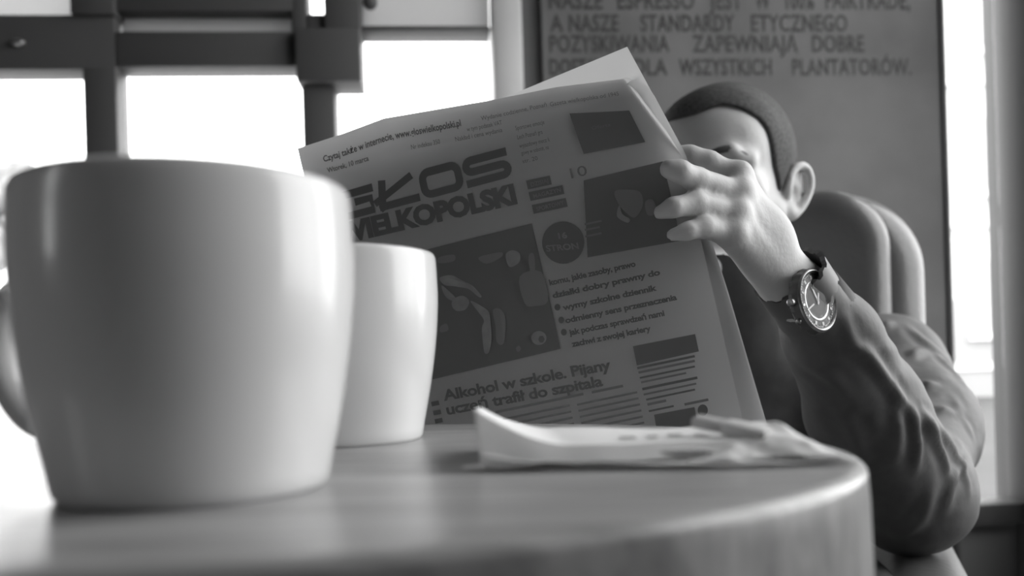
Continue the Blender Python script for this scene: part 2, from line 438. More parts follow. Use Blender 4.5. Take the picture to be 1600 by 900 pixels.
# ------------------------------------------------------------------ mugs
MUG_R, MUG_H = 0.0520, 0.0960
def mug_profile():
    out = [(0.0, 0.0012), (0.66, 0.0012), (0.70, 0.0), (0.780, 0.0), (0.808, 0.002), (0.824, 0.006)]
    zz = [0.010, 0.02, 0.035, 0.0525, 0.07, 0.082, 0.090]; rr = [0.838, 0.878, 0.930, 0.975, 1.0, 1.0, 0.994]
    pts = catmull([(r, z, 0) for r, z in zip(rr, zz)], 4)
    out += [(p.x, p.y) for p in pts]
    out += [(0.99, 0.0938), (0.978, 0.0956), (0.96, 0.0962), (0.942, 0.0956), (0.932, 0.0940)]
    inner = [(r - 0.065, z) for r, z in zip(rr, zz)][::-1]
    out += inner + [(0.70, 0.006), (0.0, 0.005)]
    return [(max(r, 0.0001) * MUG_R, z) for r, z in out]
def make_mug(name, loc, rot, label):
    t = tag(empty(name, loc, (0, 0, rot)), label, 'mug', 'white coffee mugs on the table')
    v, f = lathe(mug_profile(), 128)
    f = f[:-2]
    pydata('mug_body', v, f, M['ceramic'], t, angle=180)
    pts = catmull([(0.049, 0, 0.069), (0.062, 0, 0.072), (0.077, 0, 0.066), (0.083, 0, 0.050), (0.079, 0, 0.034), (0.066, 0, 0.021), (0.045, 0, 0.017)], 8)
    v = []; f = []; n = 14
    for i, p in enumerate(pts):
        tg = (pts[min(i + 1, len(pts) - 1)] - pts[max(i - 1, 0)]).normalized(); nn = tg.cross(Vector((0, 1, 0)))
        for k in range(n):
            a = 2 * math.pi * k / n
            v.append(p + nn * math.cos(a) * 0.0042 + Vector((0, 1, 0)) * math.sin(a) * 0.0075)
    for i in range(len(pts) - 1):
        for k in range(n): f.append((i * n + k, i * n + (k + 1) % n, (i + 1) * n + (k + 1) % n, (i + 1) * n + k))
    pydata('handle', v, f, M['ceramic'], t)
    v, f = lathe([(0.0001, 0.079), (0.0478, 0.079)], 48); pydata('coffee', v, f[:-1], M['coffee'], t)
    return t
make_mug('mug', (-0.1035, 0.2705, TZ), math.radians(161), 'big white mug in the foreground left, its handle to the left')
make_mug('mug', (-0.0900, 0.434, TZ), math.radians(140), 'white mug standing behind the foreground mug, partly covered by it')

# ------------------------------------------------------------------ napkins and stick on the table
def sheet(name, fn, nu, nv, m, label=None, cat=None, group=None, parent=None, thick=0.0004, angle=180):
    v = [fn(i / (nu - 1), j / (nv - 1)) for j in range(nv) for i in range(nu)]
    o = pydata(name, v, grid_faces(nu, nv), m, parent)
    if thick:
        md = o.modifiers.new('thickness', 'SOLIDIFY'); md.thickness = thick; md.offset = 0
    if label: tag(o, label, cat, group)
    return o
def nz(x, y, z=0.0, s=1.0): return noise.noise(Vector((x * s, y * s, z)))
# bottom napkin lies flat, its front edge frayed out to both sides
def f_bottom(u, v):
    x0 = lerp(-0.0185, 0.006, v); x1 = lerp(0.1165, 0.104, v)
    x = lerp(x0, x1, u); y = lerp(0.2885, 0.375, v) + 0.003 * math.sin(u * 7) * (1 - v) - 0.006 * u * (1 - v)
    y = lerp(y, lerp(0.2945, 0.30, 0.5), (max(0, 0.10 - u) / 0.10) * 0.5 * (1 - v))
    z = TZ + 0.0006 + 0.0007 * (1 + nz(x, y, 1, 60)) 
    return (x, y, z)
sheet('paper_napkin', f_bottom, 60, 30, M['napkin'], 'flat white napkin at the bottom of the paper pile, its thin tip pointing left', 'napkin', 'paper napkins on the table')
def mid(u, v, k):
    x = lerp(-0.012 + 0.0015 * k, 0.095 - 0.004 * k, u)
    y = lerp(0.291 + 0.0012 * k, 0.365, v) - 0.002 * math.sin(u * 9 + k)
    front = math.exp(-((v) / 0.12) ** 2)
    z = TZ + 0.0022 + 0.0019 * k + 0.0014 * nz(x, y, k * 3.1, 45) * (0.4 + front)
    bulge = math.exp(-((u - 0.72) / 0.13) ** 2) * front * 0.0022 * k * 0.6
    edge = max(0, 0.08 - u) / 0.08
    return (x, y, z + bulge + edge * 0.0015)
sheet('paper_napkin', lambda u, v: mid(u, v, 0), 70, 36, M['napkin'], 'white napkin second from the bottom of the paper pile', 'napkin', 'paper napkins on the table')
sheet('paper_napkin', lambda u, v: mid(u, v, 1), 70, 36, M['napkin'], 'rumpled white napkin in the middle of the paper pile', 'napkin', 'paper napkins on the table')
# folded top sheet with the upturned left corner
def f_top(u, v):
    x = lerp(-0.0120, 0.092, u); low = TZ + 0.0026
    c = max(0.0, 1 - u / 0.30)
    t = min(1.0, v / 0.22); t = t * t * (3 - 2 * t)
    back = max(0.0, (v - 0.22) / 0.78)
    hi = TZ + 0.0080 + 0.0135 * c ** 1.6 + 0.0008 * nz(x, back * .08, 8, 40) + 0.0010 * math.sin(u * 6 + .4) * back
    front_z = low + 0.0012 * nz(x, 0, 3, 70)
    z = lerp(front_z, hi, t) - 0.0075 * c * max(0, back - .25)
    y = 0.2905 + 0.0055 * t + 0.0018 * math.sin(u * 8 + 1) * (1 - t * .5) + 0.070 * back
    x -= 0.002 * c * t - 0.0035 * c * back
    return (x, y, z)
top = sheet('folded_napkin', f_top, 90, 60, M['napkin'], 'folded white paper on top of the pile with an upturned left corner and faint print', 'napkin')
# faint print on the top sheet
for (a, b_) in ((0.50, 0.56), (0.60, 0.64), (0.68, 0.73), (0.78, 0.83)):
    v = []
    for j in range(2):
        for i in range(6):
            p = Vector(f_top(lerp(a, b_, i / 5), lerp(0.40, 0.50, j))); p.z += 0.0006; v.append(tuple(p))
    pydata('faint_print', v, grid_faces(6, 2), M['print_'], top)
# crumpled napkin at the right
def f_crumple(u, v):
    x = lerp(0.060, 0.1175 - 0.012 * v, u); y = lerp(0.286, 0.348, v) + 0.003 * nz(u * 3, v * 3, 4)
    prof = pl([0, .2, .45, .62, .76, .82, 1.0], [.0040, .0060, .0085, .0105, .0100, .0088, .0008], u)
    vv = pl([0, .12, .3, .55, 1], [.12, .55, .85, 1.0, .75], v)
    z = TZ + 0.0012 + prof * vv + (0.0016 * abs(nz(x, y, 2, 85)) + 0.0012 * nz(x, y, 6, 160)) * math.sin(min(1, u * 1.05) * math.pi) ** .5
    pk = math.exp(-((u - 0.76) / 0.05) ** 2 - ((v - 0.45) / 0.12) ** 2); z += 0.0022 * pk
    return (x, y, z)
sheet('crumpled_napkin', f_crumple, 80, 60, M['napkin'], 'crumpled white napkin at the right end of the pile, sloping to a point', 'napkin')
# stick
A = W(1086, 657, 0.316); B = W(1200, 679, 0.300)
d = (B - A); L = d.length; ang_z = math.atan2(d.y, d.x); ang_y = -math.asin(d.z / L)
st = tag(empty('wooden_stick', A), 'short pale flat stick with a wrapped band, slanted on top of the napkins', 'stick')
st.rotation_euler = (math.radians(8), ang_y, ang_z)
box('stick_body', 0, L, -0.004, 0.004, -0.0018, 0.0018, M['stick'], st, 0.0005)
box('wrapped_band', L * 0.42, L * 0.97, -0.0045, 0.0045, -0.0023, 0.0023, M['band'], st, 0.0007)

# ------------------------------------------------------------------ newspaper
TH = math.radians(11.8)
E1 = (math.cos(TH), -math.sin(TH)); E2 = (0.225, 0.974); O = (465.0, 232.0)
det = E1[0] * E2[1] - E2[0] * E1[1]
def ab(px, py):
    dx, dy = px - O[0], py - O[1]
    return ((dx * E2[1] - dy * E2[0]) / det, (dy * E1[0] - dx * E1[1]) / det)
TOPX = [465, 530, 600, 700, 765, 870, 975, 1060]; TOPY = [232, 211, 185, 168, 157, 136, 123, 112]
def fold_a(b): return 521 + max(0.0, b) / 135 * 62 if b < 160 else 9999
def front(a, b, off=0.0):
    """point of the front page; a along the lines of print, b down the page, both in print units of about half a millimetre"""
    af = fold_a(b); extra = 0.0
    if a > af: extra = (a - af); a2 = af + extra * 0.25
    else: a2 = a
    px = O[0] + a2 * E1[0] + b * E2[0]; py = O[1] + a2 * E1[1] + b * E2[1]
    yt = float(np.interp(px - b * E2[0], TOPX, TOPY)); ylin = O[1] + a2 * E1[1]
    py += (yt - ylin) * math.exp(-(max(b, 0) / 60.0) ** 2)
    t = a / 580.0
    d = 0.628 - 0.040 * t - 0.006 * math.sin(t * 3.1) + 0.010 * (b / 870.0)
    wd = 62 - 34 * min(1, t * 1.1)
    c = max(0.0, 1 - b / wd)
    d += c * c * (0.030 - 0.014 * t)
    d += 0.0018 * math.sin(t * 9 + b * 0.004) + 0.0012 * math.sin(b * 0.02 + t * 4)
    d += extra * 0.00046 * 0.9
    return W(px, py, d - off)
news = tag(empty('newspaper', W(800, 700, 0.63)), 'newspaper held up open by the man, its printed front page towards the mugs', 'newspaper')
NI = Matrix.Translation(-news.location)
nu, nv = 120, 120
bs = list(np.linspace(0, 70, 36)) + list(np.linspace(76, 865, nv - 36))
def page_a(i, b): return lerp(0, 582 if b > 0 else 582, i / (nu - 1))
V = [NI @ front(page_a(i, b), b) for b in bs for i in range(nu)]
pydata('front_page', V, grid_faces(nu, len(bs)), M['paper'], news)

def edge_sheet(name, Lp, Rp, bow=0.0, m=M['paper'], n1=50, n2=60):
    v = []
    for j in range(n2):
        t = j / (n2 - 1)
        l = [pl([p[0] for p in Lp], [p[k] for p in Lp], t) for k in (1, 2, 3)]
        r = [pl([p[0] for p in Rp], [p[k] for p in Rp], t) for k in (1, 2, 3)]
        for i in range(n1):
            u = i / (n1 - 1)
            v.append(NI @ W(lerp(l[0], r[0], u), lerp(l[1], r[1], u) + bow * math.sin(u * math.pi) * (1 - t), lerp(l[2], r[2], u) + 0.003 * math.sin(u * 6 + t * 3)))
    return pydata(name, v, grid_faces(n1, n2), m, news)
# middle sheets, fanned out along the right edge
for k in range(1, 6):
    q = k / 5
    edge_sheet('inner_page',
        [(0, 480 + 4 * k, 262 + 4 * k, .662 + .002 * k), (1, 660, 1075, .640 + .002 * k)],
        [(0, 982 + 3 * k, 130 - 1.6 * k, .5975 + .0022 * k), (.04, 1003 + 3 * k, 140 + .2 * k, .5965 + .002 * k), (.16, 1063 + 2.0 * k, 244, .5925 + .0020 * k), (.38, 1109 + 5 * k, 450, .592 + .0022 * k), (.6, 1157 + 7.5 * k, 660, .600 + .0022 * k), (1, 1240 + 9 * k, 1040, .610 + .0022 * k)], bow=14 - k)
# rear sheet standing up behind the others
edge_sheet('back_page',
    [(0, 500, 272, .70), (1, 640, 1080, .68)],
    [(0, 980, 73, .620), (.1, 1030, 165, .613), (.19, 1069, 247, .607), (.4, 1136, 450, .606), (.62, 1199, 665, .613), (1, 1290, 1020, .625)], bow=0)

# print on the front page
def pline(p0, p1, off=0.0008):
    """map (x along 0..1, y up in pixels) from the line of print p0 -> p1 to the page"""
    def g(x, y):
        px = p0[0] + (p1[0] - p0[0]) * x - E2[0] * y; py = p0[1] + (p1[1] - p0[1]) * x - E2[1] * y
        return NI @ front(*ab(px, py), off)
    return g
def ptext(s, px, py, w_px, cap_px, m=M['ink'], offset=0.02, space=1.0, slope=None, name='print_line', off=0.0007):
    """s printed with its first baseline point at (px, py)"""
    v, f = text_mesh(s, offset, space)
    sl_ = (14.2 - 3.6 * min(1, max(0, (py - 300) / 330))) if slope is None else slope
    if slope is None and py <= 290: sl_ = 12.6
    g = pline((px, py), (px + w_px * math.cos(math.radians(sl_)), py - w_px * math.sin(math.radians(sl_))), off)
    x0 = v[:, 0].min(); ww = v[:, 0].max() - x0; sy = cap_px / 0.70
    return pydata(name, [g((p[0] - x0) / ww, p[1] * sy) for p in v], f, m, news, False)
def pquad(corners, m, name, off=0.0006, n=14):
    """corners: TL, TR, BR, BL pixels"""
    c = [ab(*q) for q in corners]; v = []
    for j in range(n):
        for i in range(n):
            u, t = i / (n - 1), j / (n - 1)
            a = lerp(lerp(c[0][0], c[1][0], u), lerp(c[3][0], c[2][0], u), t); b = lerp(lerp(c[0][1], c[1][1], u), lerp(c[3][1], c[2][1], u), t)
            v.append(NI @ front(a, b, off))
    return pydata(name, v, grid_faces(n, n), m, news)
def ppoly(pts, m, name, off=0.0010):
    v = [NI @ front(*ab(*p), off) for p in pts]
    return pydata(name, v, [tuple(range(len(v)))], m, news, False)
def pdisc(px, py, rx, ry, m, name, off=0.0008, n=32):
    return ppoly([(px + rx * math.cos(2 * math.pi * i / n), py + ry * math.sin(2 * math.pi * i / n)) for i in range(n)], m, name, off)
def pbar(px, py, w, h, m=M['ink'], name='print_bar', off=0.0008):
    """bar parallel to the lines of print, (px, py) its lower left"""
    a0, b0 = ab(px, py); v = []; n = max(2, int(w / 12))
    for j in range(2):
        for i in range(n): v.append(NI @ front(a0 + w * i / (n - 1), b0 - h * j, off))
    return pydata(name, v, grid_faces(n, 2), m, news)

# masthead: wide squared letters with thick strokes
MAST = ((521, 350), (805, 275))
MW = 293.7; mg = pline(*MAST)
def poly_band(P, t):
    v = []
    for i, p in enumerate(P):
        q0 = P[max(i - 1, 0)]; q1 = P[min(i + 1, len(P) - 1)]
        dx, dy = q1[0] - q0[0], q1[1] - q0[1]; L_ = math.hypot(dx, dy); nx, ny = -dy / L_, dx / L_
        for q in (-.5, .5): v.append(mg((p[0] + nx * t * q) / MW, p[1] + ny * t * q))
    pydata('masthead_letter', v, [(2 * i, 2 * i + 1, 2 * i + 3, 2 * i + 2) for i in range(len(P) - 1)], M['ink'], news, False)
def arc(cx, cy, rx, ry, a0, a1, n=8): return [(cx + rx * math.cos(math.radians(lerp(a0, a1, i / n))), cy + ry * math.sin(math.radians(lerp(a0, a1, i / n)))) for i in range(n + 1)]
HL, TK = 44.0, 11.5; LO, HI, MD = TK / 2, 44 - TK / 2, 22.0; Q = (HI - MD) / 2
def letter_S(x, w): poly_band([(x + 1, LO), (x + w - 14, LO)] + arc(x + w - 14, LO + Q, 9, Q, -90, 90) + [(x + 15, MD)] + arc(x + 14, MD + Q, 9, Q, 270, 90) + [(x + w - 2, HI)], TK)
def letter_O(x, w):
    poly_band([(x + w / 2, LO), (x + w - 16, LO)] + arc(x + w - 16, 16, 16 - LO, 16 - LO, -90, 0, 5) + arc(x + w - 16, 28, 16 - LO, 16 - LO, 0, 90, 5) +
              arc(x + 16, 28, 16 - LO, 16 - LO, 90, 180, 5) + arc(x + 16, 16, 16 - LO, 16 - LO, 180, 270, 5) + [(x + w / 2, LO)], TK)
letter_S(216, 74); letter_O(145, 68)
poly_band([(88, HL), (81, LO), (84, 0)], TK); poly_band([(76, LO), (141, LO)], TK); poly_band([(70, 13), (135, 40)], TK * .9)
poly_band([(72, HI), (22, HI)] + arc(16, MD, 16 - LO, HI - MD, 90, 270, 10) + [(66, LO), (66, MD + 2), (40, MD + 2)], TK)
ptext('WIELKOPOLSKI', 529, 381, 287, 29, offset=0.055, space=0.95, slope=13.0, name='masthead_line')
# small lines over and around the masthead
ptext('Czytaj także w internecie, www.gloswielkopolski.pl', 506, 256, 220, 9, M['ink'], 0.02)
ptext('Wydanie codzienne, Poznań', 752, 199, 105, 6, M['ink_soft'], 0.0)
ptext('Wtorek, 10 marca', 512, 272, 66, 7, M['ink_soft'], 0.02)
ptext('Nr indeksu 350', 643, 243, 46, 6, M['ink_soft'], 0.0)
ptext('Nakład i cena wydania', 712, 229, 75, 6, M['ink_soft'], 0.0)
ptext('w tym podatek VAT', 730, 215, 56, 6, M['ink_soft'], 0.0)
ptext('Gazeta wielkopolska od 1945', 860, 176, 110, 6, M['ink_soft'], 0.0)
# column right of the masthead
for k, (x, y, w) in enumerate(((806, 210, 46), (809, 222, 40), (812, 234, 48), (815, 244, 44), (817, 256, 24))):
    ptext(('Sportowe emocje', 'Lech Poznań gra', 'wyjazdowy mecz li', 'gowy w sobotę, na', 'str. 20')[k], x, y, w, 6, M['ink_soft'], 0.0)
for (x, y, w, s) in ((825, 296, 38, 'DZISIAJ'), (829, 314, 54, 'MAGAZYN'), (834, 334, 54, 'SPORTOWY')):
    pbar(x, y, w, 14); ptext(s, x + 5, y - 4, w - 10, 6.5, M['ink_grey'], 0.01, name='reversed_print', off=0.0013)
# dark picture box top right
pquad([(890, 184), (983, 174), (1008, 222), (912, 241)], M['ink'], 'dark_advert')
ptext('Oferta', 925, 205, 30, 5, M['ink_soft'], 0.0, off=0.0012)
def soft(pts, m=M['ink_soft'], nm='picture_shape'):
    q = [Vector((p[0], p[1], 0)) for p in pts]; n = len(q); out = []
    for i in range(n):
        p0, p1, p2, p3 = q[i - 1], q[i], q[(i + 1) % n], q[(i + 2) % n]
        for k in range(4):
            t = k / 4; out.append(0.5 * ((2 * p1) + (-p0 + p2) * t + (2 * p0 - 5 * p1 + 4 * p2 - p3) * t * t + (-p0 + 3 * p1 - 3 * p2 + p3) * t ** 3))
    ppoly([(p.x, p.y) for p in out], m, nm, 0.0012)
# portrait picture near the fingers
pquad([(912, 282), (1036, 252), (1064, 376), (918, 402)], M['ink'], 'portrait_picture')
ptext('10', 893, 279, 26, 16, M['ink_soft'], 0.0, name='page_number')
soft([(960, 300), (975, 296), (1000, 300), (1004, 322), (992, 340), (978, 332), (966, 318)], M['ink_soft'], nm='portrait_face')
soft([(968, 320), (972, 334), (984, 342), (980, 348), (964, 338)], M['ink_grey'], nm='portrait_highlight')
soft([(1008, 316), (1020, 312), (1026, 332), (1012, 336)], M['ink_soft'], nm='portrait_face')
for (x, y, w) in ((914, 352, 27), (914, 361, 24), (915, 371, 26)): pbar(x, y, w, 3, M['ink_soft'], 'print_line')
# round badge
pdisc(880, 379, 33, 33, M['ink'], 'round_badge')
ptext('16', 873, 373, 14, 9, M['ink_grey'], 0.04, slope=6, name='badge_print', off=0.0013)
ptext('STRON', 854, 393, 51, 9.5, M['ink_grey'], 0.03, slope=5, name='badge_print', off=0.0013)
# bulleted lines
BL_ = ((859, 446, 138, 'komu, jakie zasoby, prawo'), (864, 466, 172, 'działki dobry prawny do'), (880, 485, 150, 'wymy szkolne dziennik'),
       (884, 505, 178, 'odmienny sens przeznaczenia'), (890, 524, 152, 'jak podczas sprawdzeń nami'), (894, 542, 126, 'zachwi z swojej kariery'))
for x, y, w, s in BL_: ptext(s, x, y, w, 9, M['ink'], 0.035, 0.95)
for x, y in ((871, 480), (877, 500), (881, 519)): pdisc(x, y, 4.6, 5.2, M['ink'], 'bullet')
# big match picture
pquad([(566, 415), (831, 349), (876, 545), (620, 606)], M['ink'], 'match_picture')
soft([(686, 402), (709, 398), (709, 408), (686, 411)])
soft([(748, 402), (782, 394), (783, 402), (760, 412)])
soft([(790, 398), (800, 391), (812, 396), (811, 410), (796, 417)], M['ink_grey'])
soft([(687, 434), (705, 430), (722, 438), (738, 446), (752, 462), (748, 464), (733, 452), (720, 449), (708, 447), (694, 445)], M['ink_grey'])
soft([(690, 446), (702, 455), (712, 466), (706, 470), (695, 462)], M['ink_grey'])
soft([(708, 468), (722, 462), (733, 470), (728, 483), (714, 486), (706, 478)], M['ink_grey'])
soft([(735, 470), (752, 478), (764, 488), (767, 508), (768, 530), (764, 550), (757, 551), (754, 530), (753, 512), (756, 500), (746, 486)], M['ink_grey'])
soft([(770, 485), (782, 483), (790, 500), (787, 536), (776, 534), (774, 508)])
soft([(812, 432), (846, 425), (856, 470), (836, 478), (820, 474)])
soft([(688, 510), (698, 506), (700, 516), (688, 519)]); soft([(806, 544), (811, 540), (814, 546), (809, 550)])
soft([(826, 400), (834, 397), (836, 422), (829, 426)])
pdisc(842, 528, 12, 11, M['ink_grey'], 'football', 0.0012, 20); pdisc(846, 530, 5, 6, M['ink'], 'football_patch', 0.0014, 6)
ptext('Fot. Archiwum', 560, 408, 80, 6, M['ink_soft'], 0.0)
# lower headline
ptext('Alkohol w szkole. Pijany', 694, 626, 266, 16.5, offset=0.028, space=0.95, name='headline')
ptext('uczeń trafił do szpitala', 699, 648, 248, 16.5, offset=0.028, space=0.95, name='headline')
for (x, y, w) in ((775, 646, 140), (925, 615, 50)): pbar(x, y, w, 4, M['ink_soft'], 'print_line')
for k in range(7):
    y = 655 + k * 9.5
    pbar(785 + k * 2.2, y + 2, 108, 3.2, M['ink_soft'], 'print_line'); pbar(902 + k * 2.2, y - 21, 96, 3.2, M['ink_soft'], 'print_line')
for y in (628, 642, 655): pbar(675 + (y - 628) * .2, y + 7, 12, 7, M['ink'], 'print_bar')
# box at lower right
pquad([(989, 541), (1086, 522), (1092, 549), (995, 571)], M['ink'], 'dark_heading')
for k, (x, y, w, t) in enumerate(((996, 577, 92, 3.6), (998, 584, 90, 3.6), (1000, 592, 88, 3), (1002, 599, 72, 3), (1004, 610, 88, 4), (1006, 618, 84, 3), (1010, 626, 78, 3), (1012, 634, 30, 4), (1014, 644, 40, 3))):
    pbar(x, y, w, t, M['ink_soft'] if k % 2 else M['ink'], 'print_line')
pbar(1070, 634, 38, 4, M['ink_soft'], 'print_line')
pquad([(1022, 648), (1085, 636), (1100, 720), (1036, 732)], M['ink'], 'dark_advert')
pdisc(1098, 641, 8, 9, M['ink'], 'small_emblem')

# ------------------------------------------------------------------ implicit-surface modelling (one continuous skin)
class Field:
    def __init__(s, lo, hi, h):
        s.lo = np.array(lo, float); s.h = h
        s.n = np.ceil((np.array(hi) - s.lo) / h).astype(int) + 1
        s.F = np.full(s.n, 0.2, np.float32)
    def sub(s, lo, hi):
        i0 = np.clip(np.floor((np.array(lo) - s.lo) / s.h).astype(int), 0, s.n); i1 = np.clip(np.ceil((np.array(hi) - s.lo) / s.h).astype(int) + 1, 0, s.n)
        if np.any(i1 <= i0): return None
        sl = tuple(slice(a, b) for a, b in zip(i0, i1))
        ax = [s.lo[k] + s.h * np.arange(i0[k], i1[k]) for k in range(3)]
        X = [ax[0][:, None, None].astype(np.float32), ax[1][None, :, None].astype(np.float32), ax[2][None, None, :].astype(np.float32)]
        return sl, X
    def put(s, sl, d, k, mode):
        A = s.F[sl]
        if mode == 'sub': d = -d; 
        if k <= 0: R = np.minimum(A, d) if mode == 'add' else np.maximum(A, d)
        else:
            h = np.maximum(k - np.abs(A - d), 0) / k
            R = np.minimum(A, d) - h * h * k * 0.25 if mode == 'add' else np.maximum(A, d) + h * h * k * 0.25
        s.F[sl] = R
    def cone(s, a, b, r1, r2, k=0.01, mode='add'):
        a = np.array(a, float); b = np.array(b, float); pad = max(r1, r2) + k + 3 * s.h
        g = s.sub(np.minimum(a, b) - pad, np.maximum(a, b) + pad)
        if g is None: return
        sl, X = g; ba = b - a; L2 = float(ba @ ba) + 1e-12
        P = [X[i] - a[i] for i in range(3)]
        t = np.clip((P[0] * ba[0] + P[1] * ba[1] + P[2] * ba[2]) / L2, 0, 1)
        d = np.sqrt((P[0] - t * ba[0]) ** 2 + (P[1] - t * ba[1]) ** 2 + (P[2] - t * ba[2]) ** 2) - (r1 + (r2 - r1) * t)
        s.put(sl, d.astype(np.float32), k, mode)
    def chain(s, pts, rad, k=0.006, mode='add'):
        for i in range(len(pts) - 1): s.cone(pts[i], pts[i + 1], rad[i], rad[i + 1], k, mode)
    def ell(s, c, r, R=None, k=0.01, mode='add'):
        c = np.array(c, float); r = np.array(r, float); pad = r.max() + k + 3 * s.h
        g = s.sub(c - pad, c + pad)
        if g is None: return
        sl, X = g; P = [X[i] - c[i] for i in range(3)]
        if R is None: R = np.eye(3)
        R = np.array(R)
        Q = [R[0, i] * P[0] + R[1, i] * P[1] + R[2, i] * P[2] for i in range(3)]
        k0 = np.sqrt((Q[0] / r[0]) ** 2 + (Q[1] / r[1]) ** 2 + (Q[2] / r[2]) ** 2)
        k1 = np.sqrt((Q[0] / r[0] ** 2) ** 2 + (Q[1] / r[1] ** 2) ** 2 + (Q[2] / r[2] ** 2) ** 2)
        d = np.where(k1 > 1e-6, k0 * (k0 - 1) / np.maximum(k1, 1e-6), -r.min())
        s.put(sl, d.astype(np.float32), k, mode)
    def mesh(s):
        Fv = s.F; S = Fv < 0
        c = np.zeros(tuple(s.n - 1), np.uint8)
        for i in (0, 1):
            for j in (0, 1):
                for k in (0, 1): c += S[i:s.n[0] - 1 + i, j:s.n[1] - 1 + j, k:s.n[2] - 1 + k]
        act = (c > 0) & (c < 8); idx = np.argwhere(act); vid = np.full(act.shape, -1, np.int32); vid[act] = np.arange(len(idx))
        pos = np.zeros((len(idx), 3)); cnt = np.zeros(len(idx))
        cor = [(i, j, k) for i in (0, 1) for j in (0, 1) for k in (0, 1)]
        val = {q: Fv[idx[:, 0] + q[0], idx[:, 1] + q[1], idx[:, 2] + q[2]].astype(float) for q in cor}
        for p in cor:
            for ax in range(3):
                if p[ax] == 0:
                    q = list(p); q[ax] = 1; q = tuple(q); a = val[p]; b = val[q]; m = (a < 0) != (b < 0)
                    t = np.where(m, a / np.where(m, a - b, 1), 0)
                    for d in range(3): pos[:, d] += np.where(m, p[d] + (t if d == ax else 0), 0)
                    cnt += m
        pos = pos / cnt[:, None] + idx; V_ = s.lo + pos * s.h
        quads = []
        for ax in range(3):
            sa = [slice(None)] * 3; sb = [slice(None)] * 3; sa[ax] = slice(0, -1); sb[ax] = slice(1, None)
            d = S[tuple(sa)].astype(np.int8) - S[tuple(sb)].astype(np.int8)
            e = np.argwhere(d != 0)
            o1, o2 = [(1, 2), (2, 0), (0, 1)][ax]
            ok = (e[:, o1] > 0) & (e[:, o2] > 0) & (e[:, o1] < s.n[o1] - 1) & (e[:, o2] < s.n[o2] - 1); e = e[ok]
            sg = d[tuple(e.T)]
            def at(da, db):
                q = e.copy(); q[:, o1] -= da; q[:, o2] -= db; return vid[tuple(q.T)]
            q = np.stack([at(1, 1), at(0, 1), at(0, 0), at(1, 0)], 1)
            q[sg < 0] = q[sg < 0][:, ::-1]
            quads.append(q)
        return V_, np.concatenate(quads)
def np_mesh(name, V_, Q, mat_, parent=None, relax=0):
    if relax:
        a = np.concatenate([Q[:, [i, (i + 1) % 4]] for i in range(4)])
        for _ in range(relax):
            s_ = np.zeros_like(V_); c_ = np.zeros(len(V_))
            for d_ in range(3): s_[:, d_] = np.bincount(a[:, 0], V_[a[:, 1], d_], len(V_)) + np.bincount(a[:, 1], V_[a[:, 0], d_], len(V_))
            c_ = np.bincount(a[:, 0], minlength=len(V_)) + np.bincount(a[:, 1], minlength=len(V_))
            V_ = V_ * 0.5 + 0.5 * s_ / np.maximum(c_, 1)[:, None]
    me = bpy.data.meshes.new(name)
    me.vertices.add(len(V_)); me.vertices.foreach_set('co', V_.astype(np.float32).ravel())
    me.loops.add(len(Q) * 4); me.loops.foreach_set('vertex_index', Q.astype(np.int32).ravel())
    me.polygons.add(len(Q)); me.polygons.foreach_set('loop_start', np.arange(0, len(Q) * 4, 4, dtype=np.int32))
    me.polygons.foreach_set('use_smooth', np.ones(len(Q), bool))
    me.update(calc_edges=True); me.validate()
    return link(name, me, mat_, parent)

# ------------------------------------------------------------------ the man
man = tag(empty('person', (0.27, 1.02, 0.0)), 'man with short dark hair in a black jacket reading the newspaper in the armchair', 'person')
MI = Matrix.Translation(-man.location)
HC = W(1129, 287, 1.0)
HR = (Matrix.Rotation(math.radians(-30), 3, 'Z') @ Matrix.Rotation(math.radians(1), 3, 'X') @ Matrix.Rotation(math.radians(3), 3, 'Y'))
HRn = np.array(HR)
def hp(x, y, z): return tuple(HC + HR @ Vector((x, y, z)))
B_ = Field((-0.22, 0.50, 0.30), (0.58, 1.32, 1.14), 0.0026)
def hell(c, r, k=0.01, mode='add', R=None): B_.ell(hp(*c), r, HRn if R is None else HRn @ np.array(R), k, mode)
def hcone(a, b, r1, r2, k=0.01, mode='add'): B_.cone(hp(*a), hp(*b), r1, r2, k, mode)
# skull and face
hell((0, .012, .031), (.0735, .094, .081), 0)
hell((0, -.030, -.036), (.061, .062, .072), .03)
hell((0, -.053, .038), (.058, .040, .044), .03)
for s in (-1, 1):
    hcone((s * .058, .005, -.040), (s * .050, -.010, -.078), .018, .015, .02)
    hcone((s * .050, -.010, -.078), (s * .014, -.078, -.106), .015, .013, .02)
    hell((s * .046, -.062, -.022), (.020, .018, .015), .02)
    hcone((s * .012, -.0925, .0135), (s * .034, -.0885, .0175), .0065, .0065, .012)
    hcone((s * .034, -.0885, .0175), (s * .050, -.072, .0115), .0065, .006, .012)
hell((0, -.080, -.104), (.018, .016, .014), .015)
for s in (-1, 1):
    hell((s * .0315, -.1000, .001), (.020, .014, .0110), .010, 'sub')
    hell((s * .0315, -.0770, .001), (.0140, .0125, .0120), .004)
hcone((0, -.093, .012), (0, -.117, -.034), .0075, .0100, .010)
for s in (-1, 1): hell((s * .0125, -.106, -.037), (.0075, .0095, .0075), .005)
hcone((0, -.106, -.050), (0, -.099, -.056), .006, .006, .01)
hell((0, -.0975, -.0635), (.023, .0075, .0042), .004); hell((0, -.0955, -.0725), (.020, .0075, .0050), .004)
hcone((-.020, -.103, -.068), (.020, -.103, -.068), .0018, .0018, .002, 'sub')
